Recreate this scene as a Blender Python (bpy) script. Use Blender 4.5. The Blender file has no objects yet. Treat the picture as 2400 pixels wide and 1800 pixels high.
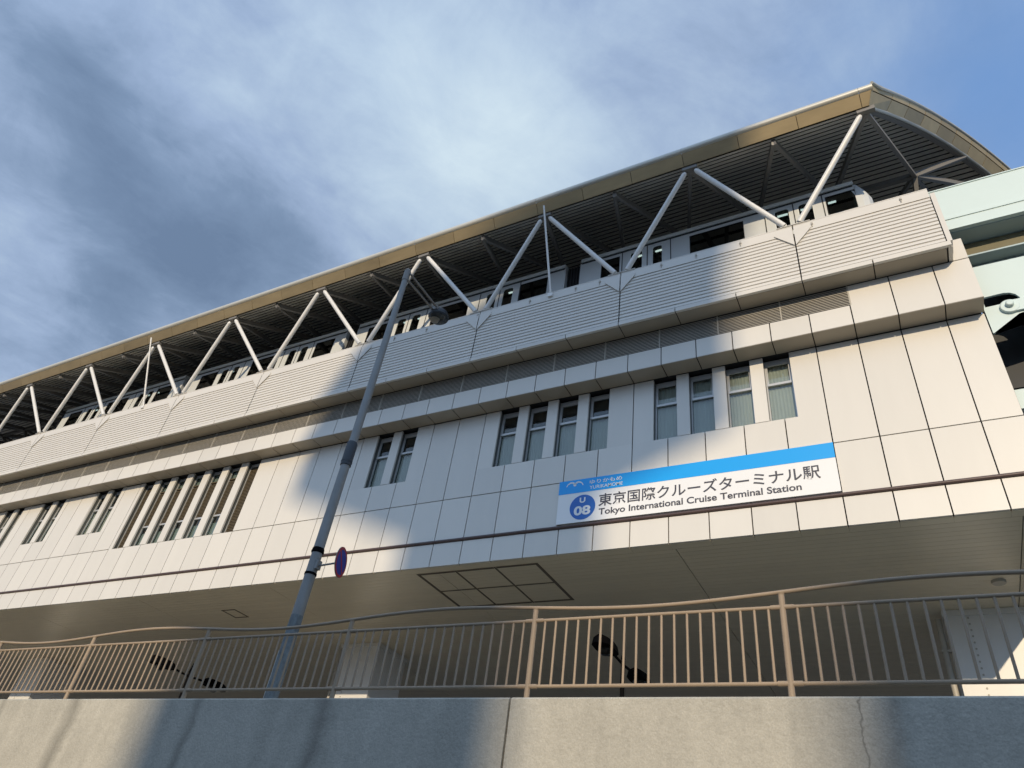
import bpy, bmesh, math, random
from mathutils import Vector, Matrix
random.seed(7)
sc = bpy.context.scene
COL = sc.collection
H = 1.6                        # eye height; all "z" below are heights above the eye

# ------------------------------------------------------------------ camera
cam_d = bpy.data.cameras.new("camera")
cam = bpy.data.objects.new("camera", cam_d)
COL.objects.link(cam)
R_ = Vector((0.8810996154856331, 0.4550776616696645, 0.12871592535634366))
U_ = Vector((0.1941079059718977, -0.5961693081640377, 0.7790406130892135))
W_ = Vector((-0.43126046471972646, 0.6614276059044429, 0.6136187201489558))
m = Matrix.Identity(4)
for i in range(3):
    m[i][0], m[i][1], m[i][2] = R_[i], U_[i], -W_[i]
m.translation = (0, 0, H)
cam.matrix_world = m
cam_d.sensor_width = 36.0
cam_d.lens = 1657.14 / 2400 * 36
cam_d.clip_start = 0.05
cam_d.clip_end = 3000
sc.camera = cam

# ------------------------------------------------------------------ light
SUN_DIR = Vector((-0.30, 1.0, -0.335)).normalized()       # the way the light travels
sun_el = math.asin(-SUN_DIR.z)
sun_az = math.atan2(-SUN_DIR.x, -SUN_DIR.y)                # clockwise from +Y
sd = bpy.data.lights.new("sun", 'SUN')
sd.energy = 3.3
sd.angle = math.radians(0.53)
sd.color = (1.0, 0.82, 0.575)
so = bpy.data.objects.new("sun", sd)
so.rotation_euler = SUN_DIR.to_track_quat('-Z', 'Y').to_euler()
so.location = (20, -60, 60)
COL.objects.link(so)

world = bpy.data.worlds.new("World")
sc.world = world
world.use_nodes = True
nt = world.node_tree
nt.nodes.clear()
N = lambda t: nt.nodes.new(t)
L = nt.links.new


def wm(op, a, b=None, c=None):
    n = N('ShaderNodeMath')
    n.operation = op
    for i, v in enumerate((a, b, c)):
        if v is None:
            continue
        if isinstance(v, (int, float)):
            n.inputs[i].default_value = v
        else:
            L(v, n.inputs[i])
    return n.outputs[0]


sky = N('ShaderNodeTexSky')
sky.sky_type = 'NISHITA'
sky.sun_disc = False
sky.sun_elevation = sun_el
sky.sun_rotation = sun_az
sky.air_density = 1.0
sky.dust_density = 0.3
sky.ozone_density = 2.5
bg_sky = N('ShaderNodeBackground')
bg_sky.inputs['Strength'].default_value = 0.15
L(sky.outputs[0], bg_sky.inputs['Color'])
tc = N('ShaderNodeTexCoord')
dirv = tc.outputs['Generated']
sep = N('ShaderNodeSeparateXYZ')
L(dirv, sep.inputs[0])
# cloud layer coordinates: the direction carried up to a flat layer
den = wm('ADD', wm('MAXIMUM', sep.outputs[2], 0.0), 0.22)
cxyz = N('ShaderNodeCombineXYZ')
L(wm('DIVIDE', sep.outputs[0], den), cxyz.inputs[0])
L(wm('DIVIDE', sep.outputs[1], den), cxyz.inputs[1])


def noise(scale, detail, rough, dist=0.0, vec=None, w=0.0):
    n = N('ShaderNodeTexNoise')
    n.noise_dimensions = '4D'
    n.inputs['W'].default_value = w
    n.inputs['Scale'].default_value = scale
    n.inputs['Detail'].default_value = detail
    n.inputs['Roughness'].default_value = rough
    n.inputs['Distortion'].default_value = dist
    L(vec if vec is not None else cxyz.outputs[0], n.inputs['Vector'])
    return n.outputs['Fac']


# the cloud masses of this afternoon: (direction, weight, angular radius)
warp = N('ShaderNodeTexNoise')
warp.inputs['Scale'].default_value = 3.2
warp.inputs['Detail'].default_value = 5
warp.inputs['Roughness'].default_value = 0.55
L(dirv, warp.inputs['Vector'])
wv = N('ShaderNodeVectorMath')
wv.operation = 'MULTIPLY_ADD'
L(warp.outputs['Color'], wv.inputs[0])
wv.inputs[1].default_value = (0.30, 0.30, 0.30)
sub = N('ShaderNodeVectorMath')
sub.operation = 'SUBTRACT'
L(dirv, sub.inputs[0])
sub.inputs[1].default_value = (0.15, 0.15, 0.15)
L(sub.outputs[0], wv.inputs[2])
nrm = N('ShaderNodeVectorMath')
nrm.operation = 'NORMALIZE'
L(wv.outputs[0], nrm.inputs[0])


def blobs(lst):
    tot = None
    for d, wgt, sig in lst:
        dt = N('ShaderNodeVectorMath')
        dt.operation = 'DOT_PRODUCT'
        L(nrm.outputs[0], dt.inputs[0])
        dt.inputs[1].default_value = Vector(d).normalized()
        e = wm('MULTIPLY', wm('POWER', 2.718, wm('MULTIPLY', wm('SUBTRACT', dt.outputs['Value'], 1.0), 1.0 / (sig * sig))), wgt)
        tot = e if tot is None else wm('ADD', tot, e)
    return tot


lum = blobs([((-.747, .203, .633), -.27, .12), ((-.687, .326, .65), -.27, .10), ((-.698, .201, .687), -.12, .12),
             ((-.769, .129, .626), -.08, .10), ((-.801, .285, .526), -.12, .07),
             ((-.484, .303, .821), .09, .10), ((-.407, .412, .815), .17, .09), ((-.35, .49, .80), .24, .09),
             ((-.578, .211, .789), .07, .10), ((-.815, .165, .56), .20, .06), ((-.751, .323, .576), .12, .06),
             ((-.594, .138, .793), .05, .12), ((-.25, .50, .83), .06, .13), ((.15, -.88, .45), .14, .70)])
n1 = noise(1.5, 9, 0.56, 0.35, w=8.8)
n2 = noise(4.2, 7, 0.6, 0.2, w=4.1)
mp = N('ShaderNodeMapping')                     # wind drawn streaks
mp.inputs['Rotation'].default_value = (0, 0, math.radians(-64))
mp2 = N('ShaderNodeMapping')
mp2.inputs['Scale'].default_value = (1.0, 2.6, 1.0)
L(cxyz.outputs[0], mp.inputs['Vector'])
L(mp.outputs[0], mp2.inputs['Vector'])
n4 = noise(2.6, 9, 0.58, 0.9, vec=mp2.outputs[0], w=6.3)
n3 = noise(7.0, 10, 0.66, 0.6, w=2.2)
lumv = wm('ADD', wm('ADD', lum, 0.49), wm('ADD', wm('MULTIPLY', wm('SUBTRACT', n1, 0.5), 0.55), wm('ADD', wm('ADD', wm('MULTIPLY', wm('SUBTRACT', n4, 0.5), 0.62), wm('MULTIPLY', wm('SUBTRACT', n2, 0.5), 0.36)), wm('MULTIPLY', wm('SUBTRACT', n3, 0.5), 0.52))))
ramp = N('ShaderNodeValToRGB')
cr = ramp.color_ramp
cr.elements[0].position = 0.0
cr.elements[0].color = (0.145, 0.21, 0.325, 1)
cr.elements[1].position = 1.0
cr.elements[1].color = (0.62, 0.745, 0.83, 1)
for p, c in ((0.22, (0.20, 0.28, 0.415, 1)), (0.48, (0.33, 0.43, 0.605, 1)), (0.74, (0.48, 0.60, 0.735, 1))):
    e = cr.elements.new(p)
    e.color = c
L(lumv, ramp.inputs[0])
bg_c = N('ShaderNodeBackground')
bg_c.inputs['Strength'].default_value = 1.0
L(ramp.outputs[0], bg_c.inputs['Color'])
cov = blobs([((.28, .58, .76), -.36, .20), ((.50, .35, .80), -.45, .35), ((-.65, .25, .70), .45, .45), ((0.3, -.9, .35), .5, .7)])
covv = wm('ADD', wm('ADD', cov, 0.80), wm('ADD', wm('MULTIPLY', wm('SUBTRACT', n1, 0.5), 1.1), wm('MULTIPLY', wm('SUBTRACT', n2, 0.5), 0.35)))
mr = N('ShaderNodeMapRange')
mr.interpolation_type = 'SMOOTHSTEP'
mr.inputs['From Min'].default_value = 0.05
mr.inputs['From Max'].default_value = 0.95
L(covv, mr.inputs['Value'])
mixs = N('ShaderNodeMixShader')
L(mr.outputs[0], mixs.inputs[0])
veil = N('ShaderNodeBackground')                 # thin high veil over the clear sky
veil.inputs['Color'].default_value = (0.085, 0.165, 0.33, 1)
veil.inputs['Strength'].default_value = 1.0
adds = N('ShaderNodeAddShader')
L(bg_sky.outputs[0], adds.inputs[0])
L(veil.outputs[0], adds.inputs[1])
L(adds.outputs[0], mixs.inputs[1])
L(bg_c.outputs[0], mixs.inputs[2])
wo = N('ShaderNodeOutputWorld')
glow = N('ShaderNodeBackground')                 # brighter blue haze on the sunward half of the sky
glow.inputs['Color'].default_value = (0.09, 0.17, 0.315, 1)
L(blobs([((.15, -.85, .5), 1.7, .62)]), glow.inputs['Strength'])
addg = N('ShaderNodeAddShader')
L(mixs.outputs[0], addg.inputs[0])
L(glow.outputs[0], addg.inputs[1])
L(addg.outputs[0], wo.inputs['Surface'])

sc.view_settings.view_transform = 'Standard'
sc.view_settings.look = 'None'
sc.view_settings.exposure = 0.0
sc.view_settings.gamma = 1.0
sc.cycles.max_bounces = 6
sc.cycles.use_denoising = True


# ------------------------------------------------------------------ helpers
class MB:
    """collects shapes, links them as one mesh object"""

    def __init__(s):
        s.v, s.f, s.mi, s.cur, s.sm = [], [], [], 0, []

    def face(s, pts, smooth=False):
        b = len(s.v)
        s.v += [tuple(p) for p in pts]
        s.f.append(tuple(range(b, b + len(pts))))
        s.mi.append(s.cur)
        s.sm.append(smooth)

    def raw(s, vs, fs, smooth=False):
        b = len(s.v)
        s.v += [tuple(p) for p in vs]
        for f in fs:
            s.f.append(tuple(b + i for i in f))
            s.mi.append(s.cur)
            s.sm.append(smooth)

    def box(s, x0, x1, y0, y1, z0, z1):
        vs = [(x, y, z) for x in (x0, x1) for y in (y0, y1) for z in (z0, z1)]
        s.raw(vs, [(0, 1, 3, 2), (4, 6, 7, 5), (0, 4, 5, 1), (2, 3, 7, 6), (0, 2, 6, 4), (1, 5, 7, 3)])

    def tube(s, p0, p1, r0, r1=None, n=12, caps=True):
        s.path([p0, p1], [r0, r0 if r1 is None else r1], n, caps)

    def path(s, pts, r, n=10, caps=True):
        pts = [Vector(p) for p in pts]
        if isinstance(r, (int, float)):
            r = [r] * len(pts)
        vs, fs = [], []
        for i, p in enumerate(pts):
            a = pts[max(i - 1, 0)]
            b = pts[min(i + 1, len(pts) - 1)]
            t = (b - a).normalized()
            up = Vector((0, 0, 1)) if abs(t.z) < 0.95 else Vector((0, 1, 0))
            e1 = t.cross(up).normalized()
            e2 = e1.cross(t)
            for k in range(n):
                an = 2 * math.pi * k / n
                vs.append(p + (e1 * math.cos(an) + e2 * math.sin(an)) * r[i])
        for i in range(len(pts) - 1):
            for k in range(n):
                k2 = (k + 1) % n
                fs.append((i * n + k, i * n + k2, (i + 1) * n + k2, (i + 1) * n + k))
        s.raw(vs, fs, True)
        if caps:
            s.face(vs[:n][::-1])
            s.face(vs[-n:])

    def beam(s, p0, p1, w, h):
        p0, p1 = Vector(p0), Vector(p1)
        t = (p1 - p0).normalized()
        up = Vector((0, 0, 1)) if abs(t.z) < 0.95 else Vector((0, 1, 0))
        e1 = t.cross(up).normalized()
        e2 = e1.cross(t)
        vs = [p + e1 * a * w / 2 + e2 * b * h / 2 for p in (p0, p1) for a, b in ((-1, -1), (1, -1), (1, 1), (-1, 1))]
        s.raw(vs, [(0, 3, 2, 1), (4, 5, 6, 7), (0, 1, 5, 4), (1, 2, 6, 5), (2, 3, 7, 6), (3, 0, 4, 7)])

    def prism_xz(s, poly, y0, y1):
        n = len(poly)
        vs = [(x, y0, z) for x, z in poly] + [(x, y1, z) for x, z in poly]
        s.raw(vs, [tuple(range(n)), tuple(range(2 * n - 1, n - 1, -1))] + [(i, (i + 1) % n, n + (i + 1) % n, n + i) for i in range(n)])

    def prism_yz(s, poly, x0, x1):
        n = len(poly)
        vs = [(x0, y, z) for y, z in poly] + [(x1, y, z) for y, z in poly]
        s.raw(vs, [tuple(range(n)), tuple(range(2 * n - 1, n - 1, -1))] + [(i, (i + 1) % n, n + (i + 1) % n, n + i) for i in range(n)])

    def lathe(s, prof, n=20, at=(0, 0, 0), axis='z', M=None):
        vs, fs = [], []
        for r, h in prof:
            for k in range(n):
                a = 2 * math.pi * k / n
                p = Vector((r * math.cos(a), r * math.sin(a), h))
                if M is not None:
                    p = M @ p
                vs.append(p + Vector(at))
        for i in range(len(prof) - 1):
            for k in range(n):
                k2 = (k + 1) % n
                fs.append((i * n + k, i * n + k2, (i + 1) * n + k2, (i + 1) * n + k))
        s.raw(vs, fs, True)
        s.face(vs[:n][::-1])
        s.face(vs[-n:])

    def build(s, name, mats, parent=None, up=True):
        me = bpy.data.meshes.new(name)
        vs = [(x, y, z + H) for x, y, z in s.v] if up else s.v
        me.from_pydata(vs, [], s.f)
        for mt in (mats if isinstance(mats, (list, tuple)) else [mats]):
            me.materials.append(mt)
        me.polygons.foreach_set('material_index', s.mi)
        me.polygons.foreach_set('use_smooth', s.sm)
        bm = bmesh.new()
        bm.from_mesh(me)
        bmesh.ops.recalc_face_normals(bm, faces=bm.faces)
        bm.to_mesh(me)
        bm.free()
        o = bpy.data.objects.new(name, me)
        COL.objects.link(o)
        if parent is not None:
            bind(o, parent)
        return o


def bind(o, parent):
    """parent o, keeping where it stands (parents are only translated)"""
    o.parent = parent
    off = Vector((0, 0, 0))
    p = parent
    while p is not None:
        off += Vector(p.location)
        p = p.parent
    o.location = Vector(o.location) - off


def thing(name, label, cat, loc=(0, 0, 0), group=None):
    o = bpy.data.objects.new(name, None)
    COL.objects.link(o)
    o.location = (loc[0], loc[1], loc[2] + H)
    o.empty_display_size = 0.2
    tag(o, label, cat, group)
    return o


def tag(o, label=None, cat=None, group=None, kind=None):
    if label:
        o['label'] = label
    if cat:
        o['category'] = cat
    if group:
        o['group'] = group
    if kind:
        o['kind'] = kind
    return o


def mat(name, col, rough=0.5, metal=0.0, var=0.0, scale=3.0, island=0.0, bump=0.0, bscale=40.0, stretch=None, spec=0.5, detail=5):
    mt = bpy.data.materials.new(name)
    mt.use_nodes = True
    t = mt.node_tree
    b = t.nodes['Principled BSDF']
    b.inputs['Base Color'].default_value = (*col, 1)
    b.inputs['Roughness'].default_value = rough
    b.inputs['Metallic'].default_value = metal
    b.inputs['Specular IOR Level'].default_value = spec
    g = t.nodes.new('ShaderNodeNewGeometry')
    last = None
    if var or island:
        hv = t.nodes.new('ShaderNodeHueSaturation')
        hv.inputs['Color'].default_value = (*col, 1)
        val = None
        if var:
            nz = t.nodes.new('ShaderNodeTexNoise')
            nz.inputs['Scale'].default_value = scale
            nz.inputs['Detail'].default_value = detail
            nz.inputs['Roughness'].default_value = 0.6
            if stretch:
                mp = t.nodes.new('ShaderNodeMapping')
                mp.inputs['Scale'].default_value = stretch
                t.links.new(g.outputs['Position'], mp.inputs['Vector'])
                t.links.new(mp.outputs[0], nz.inputs['Vector'])
            else:
                t.links.new(g.outputs['Position'], nz.inputs['Vector'])
            a = t.nodes.new('ShaderNodeMath')
            a.operation = 'MULTIPLY_ADD'
            t.links.new(nz.outputs['Fac'], a.inputs[0])
            a.inputs[1].default_value = 2 * var
            a.inputs[2].default_value = 1 - var
            val = a.outputs[0]
        if island:
            a = t.nodes.new('ShaderNodeMath')
            a.operation = 'MULTIPLY_ADD'
            t.links.new(g.outputs['Random Per Island'], a.inputs[0])
            a.inputs[1].default_value = 2 * island
            a.inputs[2].default_value = 1 - island
            if val is None:
                val = a.outputs[0]
            else:
                mu = t.nodes.new('ShaderNodeMath')
                mu.operation = 'MULTIPLY'
                t.links.new(val, mu.inputs[0])
                t.links.new(a.outputs[0], mu.inputs[1])
                val = mu.outputs[0]
        t.links.new(val, hv.inputs['Value'])
        t.links.new(hv.outputs[0], b.inputs['Base Color'])
    if bump:
        nz = t.nodes.new('ShaderNodeTexNoise')
        nz.inputs['Scale'].default_value = bscale
        nz.inputs['Detail'].default_value = 4
        t.links.new(g.outputs['Position'], nz.inputs['Vector'])
        bp = t.nodes.new('ShaderNodeBump')
        bp.inputs['Strength'].default_value = bump
        bp.inputs['Distance'].default_value = 0.02
        t.links.new(nz.outputs['Fac'], bp.inputs['Height'])
        t.links.new(bp.outputs[0], b.inputs['Normal'])
    return mt


def emit(name, col, st):
    mt = bpy.data.materials.new(name)
    mt.use_nodes = True
    b = mt.node_tree.nodes['Principled BSDF']
    b.inputs['Base Color'].default_value = (*col, 1)
    b.inputs['Emission Color'].default_value = (*col, 1)
    b.inputs['Emission Strength'].default_value = st
    return mt


def glass(name, tint, refl=1.0):
    mt = bpy.data.materials.new(name)
    mt.use_nodes = True
    t = mt.node_tree
    t.nodes.clear()
    o = t.nodes.new('ShaderNodeOutputMaterial')
    mx = t.nodes.new('ShaderNodeMixShader')
    lw = t.nodes.new('ShaderNodeLayerWeight')
    lw.inputs['Blend'].default_value = 0.5
    pw = t.nodes.new('ShaderNodeMath')
    pw.operation = 'POWER'
    pw.inputs[1].default_value = 4.0
    t.links.new(lw.outputs['Facing'], pw.inputs[0])
    fr = t.nodes.new('ShaderNodeMath')
    fr.operation = 'MULTIPLY_ADD'
    fr.inputs[1].default_value = 0.9
    fr.inputs[2].default_value = 0.05
    t.links.new(pw.outputs[0], fr.inputs[0])
    tr = t.nodes.new('ShaderNodeBsdfTransparent')
    tr.inputs['Color'].default_value = (*tint, 1)
    gl = t.nodes.new('ShaderNodeBsdfGlossy')
    gl.inputs['Roughness'].default_value = 0.03
    gl.inputs['Color'].default_value = (refl, refl, refl, 1)
    t.links.new(fr.outputs[0], mx.inputs[0])
    t.links.new(tr.outputs[0], mx.inputs[1])
    t.links.new(gl.outputs[0], mx.inputs[2])
    t.links.new(mx.outputs[0], o.inputs['Surface'])
    return mt


def concrete_mat(name, col, stains):
    """cast concrete with mottling, run-off streaks and a few stains of its own at given x"""
    mt = mat(name, col, rough=0.9, var=0.0, bump=0.35, bscale=34, spec=0.2)
    t = mt.node_tree
    b = t.nodes['Principled BSDF']
    g = t.nodes.new('ShaderNodeNewGeometry')

    def nz(scale, detail, st, rough=0.6):
        mp = t.nodes.new('ShaderNodeMapping')
        mp.inputs['Scale'].default_value = st
        t.links.new(g.outputs['Position'], mp.inputs['Vector'])
        n = t.nodes.new('ShaderNodeTexNoise')
        n.inputs['Scale'].default_value = scale
        n.inputs['Detail'].default_value = detail
        n.inputs['Roughness'].default_value = rough
        t.links.new(mp.outputs[0], n.inputs['Vector'])
        return n.outputs['Fac']

    def M(op, a, bb, c=None):
        n = t.nodes.new('ShaderNodeMath')
        n.operation = op
        for i, v in enumerate((a, bb, c)):
            if v is None:
                continue
            if isinstance(v, (int, float)):
                n.inputs[i].default_value = v
            else:
                t.links.new(v, n.inputs[i])
        return n.outputs[0]
    f = M('MULTIPLY_ADD', nz(1.1, 6, (1, 1, 1)), 0.50, 0.75)
    f = M('MULTIPLY', f, M('MULTIPLY_ADD', nz(16, 6, (1, 1, 1), 0.7), 0.46, 0.77))
    f = M('MULTIPLY', f, M('MULTIPLY_ADD', nz(70, 3, (1, 1, 1), 0.7), 0.64, 0.68))
    f = M('MULTIPLY', f, M('MULTIPLY_ADD', nz(3.2, 5, (1, 1, .12)), 0.46, 0.77))
    sp = t.nodes.new('ShaderNodeSeparateXYZ')
    t.links.new(g.outputs['Position'], sp.inputs[0])
    wob = M('MULTIPLY', M('SUBTRACT', nz(2.0, 5, (1, 1, 1)), 0.5), 0.34)
    for x, wd, amt in stains:
        dx = M('ABSOLUTE', M('ADD', M('SUBTRACT', sp.outputs[0], x), wob), 0.0)
        k = M('MAXIMUM', M('SUBTRACT', 1.0, M('DIVIDE', dx, wd)), 0.0)
        f = M('MULTIPLY', f, M('SUBTRACT', 1.0, M('MULTIPLY', k, amt)))
    hv = t.nodes.new('ShaderNodeHueSaturation')
    hv.inputs['Color'].default_value = (*col, 1)
    t.links.new(f, hv.inputs['Value'])
    t.links.new(hv.outputs[0], b.inputs['Base Color'])
    return mt


PANEL = mat('white_panel', (0.67, 0.64, 0.58), 0.38, 0, 0.05, 2.2, 0.04, stretch=(1, 1, .2), detail=9)
CLAD = mat('ribbed_white_cladding', (0.645, 0.615, 0.56), 0.45, 0, 0.05, 1.2, 0.02, stretch=(1, 1, 3))
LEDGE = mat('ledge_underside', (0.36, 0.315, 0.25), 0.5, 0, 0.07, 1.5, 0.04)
SOFFIT = mat('soffit_board', (0.72, 0.645, 0.50), 0.36, 0, 0.07, 0.8, 0.03)
CORE = mat('dark_backing', (0.025, 0.025, 0.028), 0.9)
SEAM = mat('dark_seam', (0.05, 0.045, 0.04), 0.8)
LOUV = mat('louvre_slat', (0.43, 0.40, 0.34), 0.5, 0, 0.05, 2)
STEEL = mat('white_painted_steel', (0.74, 0.725, 0.69), 0.38, 0, 0.05, 2.5)
FRAME = mat('aluminium_frame', (0.50, 0.50, 0.49), 0.35, 0.35)
REVEAL = mat('dark_reveal', (0.085, 0.09, 0.082), 0.5)
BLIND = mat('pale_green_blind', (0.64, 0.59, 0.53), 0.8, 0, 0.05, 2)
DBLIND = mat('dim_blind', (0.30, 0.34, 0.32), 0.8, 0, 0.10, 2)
MESH = mat('brown_mesh', (0.10, 0.075, 0.04), 0.6)
GLASS = glass('window_glass', (0.78, 0.83, 0.82))
DGLASS = glass('dark_glass', (0.30, 0.35, 0.36))
SEAMB = mat('brown_seam', (0.13, 0.11, 0.085), 0.8)
PIPE = mat('brown_pipe', (0.085, 0.055, 0.05), 0.45, 0.1, 0.08, 3)
BRONZE = mat('bronze_fascia', (0.35, 0.27, 0.15), 0.42, 0.35, 0.34, 0.9, 0.10, stretch=(1, 3, 3), detail=8)
BRONZE2 = mat('bronze_gable', (0.44, 0.345, 0.18), 0.42, 0.25, 0.32, 1.6, 0.22)
NOSE = mat('eave_nosing', (0.56, 0.54, 0.47), 0.36, 0.25, 0.06, 2.0)
DECK = mat('roof_deck_strip', (0.66, 0.63, 0.555), 0.6, 0, 0.08, 1.5)
DECKB = mat('roof_deck_gap', (0.012, 0.012, 0.012), 0.9)
TRUSS = mat('dark_truss_steel', (0.20, 0.19, 0.175), 0.5, 0.1, 0.05, 3)
ROOFT = mat('roof_sheet', (0.45, 0.46, 0.45), 0.4, 0.5, 0.06, 1)
TRAINW = mat('train_body_white', (0.64, 0.66, 0.655), 0.35, 0, 0.03, 2)
TRAINR = mat('train_roof_edge', (0.78, 0.82, 0.80), 0.4, 0.1, 0.03, 2)
TRAIND = mat('train_interior', (0.06, 0.06, 0.065), 0.7)
RUBBER = mat('black_rubber', (0.015, 0.015, 0.017), 0.6)
TEAL = mat('pale_teal_steel', (0.595, 0.705, 0.685), 0.45, 0, 0.045, 1.4)
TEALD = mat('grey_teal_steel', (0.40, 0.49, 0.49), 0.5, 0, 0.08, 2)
WEBSHADE = mat('shaded_web_steel', (0.17, 0.15, 0.085), 0.6, 0, 0.25, 1.2)  # shade and a gold reflection put into the web's colour
FENCE = mat('beige_fence_paint', (0.36, 0.28, 0.20), 0.55, 0, 0.10, 5, spec=0.25)
GALV = mat('galvanised_pole', (0.225, 0.23, 0.225), 0.5, 0.15, 0.30, 5.0, stretch=(1, 1, .45), bump=0.15, bscale=60, detail=8)
SLEEVE = mat('black_sleeve', (0.03, 0.038, 0.048), 0.55, 0, 0.2, 6)
STICK = mat('pale_base_strip', (0.50, 0.57, 0.60), 0.6, 0, 0.12, 9)
BLACK = mat('black_lamp_metal', (0.004, 0.004, 0.005), 0.85, 0, 0.1, 8, spec=0.1)
LAMPG = glass('lamp_glass', (0.7, 0.7, 0.66))
SIGNW = mat('sign_white', (0.80, 0.80, 0.79), 0.35, 0, 0.015, 1)
SIGNB = mat('sign_sky_blue', (0.0, 0.34, 0.82), 0.35)
SIGND = mat('sign_deep_blue', (0.012, 0.125, 0.46), 0.35)
INK = mat('sign_ink', (0.045, 0.045, 0.06), 0.45)
RED = mat('sign_red', (0.36, 0.02, 0.03), 0.4)
NAVY = mat('sign_navy', (0.015, 0.03, 0.28), 0.4)
ASPH = mat('asphalt', (0.13, 0.12, 0.105), 0.9, 0, 0.15, 3, bump=0.4, bscale=60)
ROADM = mat('upper_road_paving', (0.07, 0.063, 0.052), 0.9, 0, 0.15, 2, bump=0.3, bscale=40)
UPAV = mat('bounce_paving', (0.60, 0.52, 0.38), 0.85, 0, 0.12, 2)  # kept pale so it bounces sunlight onto the soffit
WALLC = concrete_mat('retaining_wall_concrete', (0.455, 0.435, 0.375), [(-10.3, .22, .38), (-7.9, .10, .30), (-5.85, .24, .40), (-12.0, .10, .25), (-0.25, .16, .28), (0.9, .12, .3), (-0.47, .013, .45)])
TOWERM = mat('shadow_caster_concrete', (0.33, 0.32, 0.30), 0.85, 0, 0.1, 0.3)
FRONTG = mat('pavement_concrete', (0.075, 0.075, 0.075), 0.9, 0, 0.12, 1.5)

# ------------------------------------------------------------------ ground
b = MB()
b.face([(-900, -900, -H), (900, -900, -H), (900, 900, -H), (-900, 900, -H)])
tag(b.build('ground', ASPH), kind='structure')
b = MB()
b.box(-120, 120, -3.5, 6.29, -H + .004, -H + .12)
tag(b.build('pavement', FRONTG), kind='structure')
b = MB()
b.box(-160, 160, 13.5, 120, -H + .01, 1.2)
tag(b.build('upper_road', ROADM), kind='structure')
b = MB()
b.box(-160, 160, 6.62, 13.48, -H + .01, 1.2)  # pale strip out of view, added to brighten the soffit's front edge
tag(b.build('bounce_pavement', UPAV), kind='structure')

# ------------------------------------------------------------------ retaining wall
WT = 1.83
b = MB()
JX = -3.54


def wall_seg(x0, x1):
    b = MB()
    c = .018
    poly = [(6.30, -H + .13), (6.30, WT - c), (6.30 + c, WT), (6.60 - c, WT), (6.60, WT - c), (6.60, -H + .13)]
    n = 64 if x1 - x0 < 60 else 40
    b.prism_yz(poly, x0 + .012, x1 - .012)
    return b


o = wall_seg(-70, JX).build('retaining_wall', WALLC)
tag(o, 'streaked concrete retaining wall left of the open vertical joint, mostly in blue shade', 'wall', 'retaining wall bays')
o = wall_seg(JX, 45).build('retaining_wall', WALLC)
tag(o, 'pitted concrete retaining wall right of the open vertical joint, sunlit at its middle', 'wall', 'retaining wall bays')

# ------------------------------------------------------------------ fence on the wall
fy = 6.45
fence = thing('fence', 'beige steel railing with a wavy handrail on the concrete wall', 'fence', (-3.43, fy, WT))
P0, PITCH = -0.98, 2.464


def hz(x):
    return 2.765 + .055 * math.sin(math.pi * (x - (P0 - 2 * PITCH)) / PITCH)


posts = [P0 + PITCH * k for k in range(-8, 4)]
for x in posts:
    b = MB()
    b.tube((x, fy, WT - .01), (x, fy, hz(x) - .01), .028, n=12)
    b.tube((x, fy, WT), (x, fy, WT + .012), .055, n=16)
    for z in (1.97, 2.625):
        b.tube((x - .10, fy, z), (x + .10, fy, z), .0235, n=10)
    b.tube((x, fy, hz(x) - .05), (x, fy, hz(x) - .012), .02, .035, n=10)
    b.build('post', FENCE, fence)
b = MB()
b.path([(posts[0] + i * .11, fy, hz(posts[0] + i * .11)) for i in range(int((posts[-1] - posts[0]) / .11) + 1)], .0195, 10)
b.build('handrail', FENCE, fence)
b = MB()
b.tube((posts[0], fy, 2.625), (posts[-1], fy, 2.625), .0175, n=10)
b.build('upper_rail', FENCE, fence)
b = MB()
b.tube((posts[0], fy, 1.97), (posts[-1], fy, 1.97), .0175, n=10)
b.build('lower_rail', FENCE, fence)
bal_x = []
for i in range(len(posts) - 1):
    for k in range(1, 20):
        bal_x.append(posts[i] + PITCH * k / 20)
bal_in = sorted([x for x in bal_x if -13.6 < x < 1.25], key=lambda x: -x)
near, rest = bal_in[:100], bal_in[100:] + [x for x in bal_x if not -13.6 < x < 1.25]


def baluster(b, x):
    b.tube((x, fy, 1.975), (x, fy, 2.62), .0125, n=8)


proto = None
for x in near:
    if proto is None:
        b = MB()
        baluster(b, 0)
        proto = b.build('baluster', FENCE, fence)
        base = Vector(proto.location)
        proto.location = base + Vector((x, 0, 0))
    else:
        c = proto.copy()
        c.location = base + Vector((x, 0, 0))
        COL.objects.link(c)
        c.parent = fence
b = MB()
for x in rest:
    baluster(b, x)
tag(b.build('baluster_run', FENCE, fence), kind='stuff')

# ------------------------------------------------------------------ station
XL, XR = -50.0, 2.535
Y1, Y2, Y3 = 12.0, 12.485, 12.965
GAP = .024
st = thing('station_building', 'long white panelled elevated station with an arched bronze edged roof', 'station', (-20, 18, 1.2))
# joints
JO, JP = 1.865, .8445
jx = [JO - JP * k for k in range(0, 62)]
cols = [(jx[0], XR)] + [(jx[k + 1], jx[k]) for k in range(61)]
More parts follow.
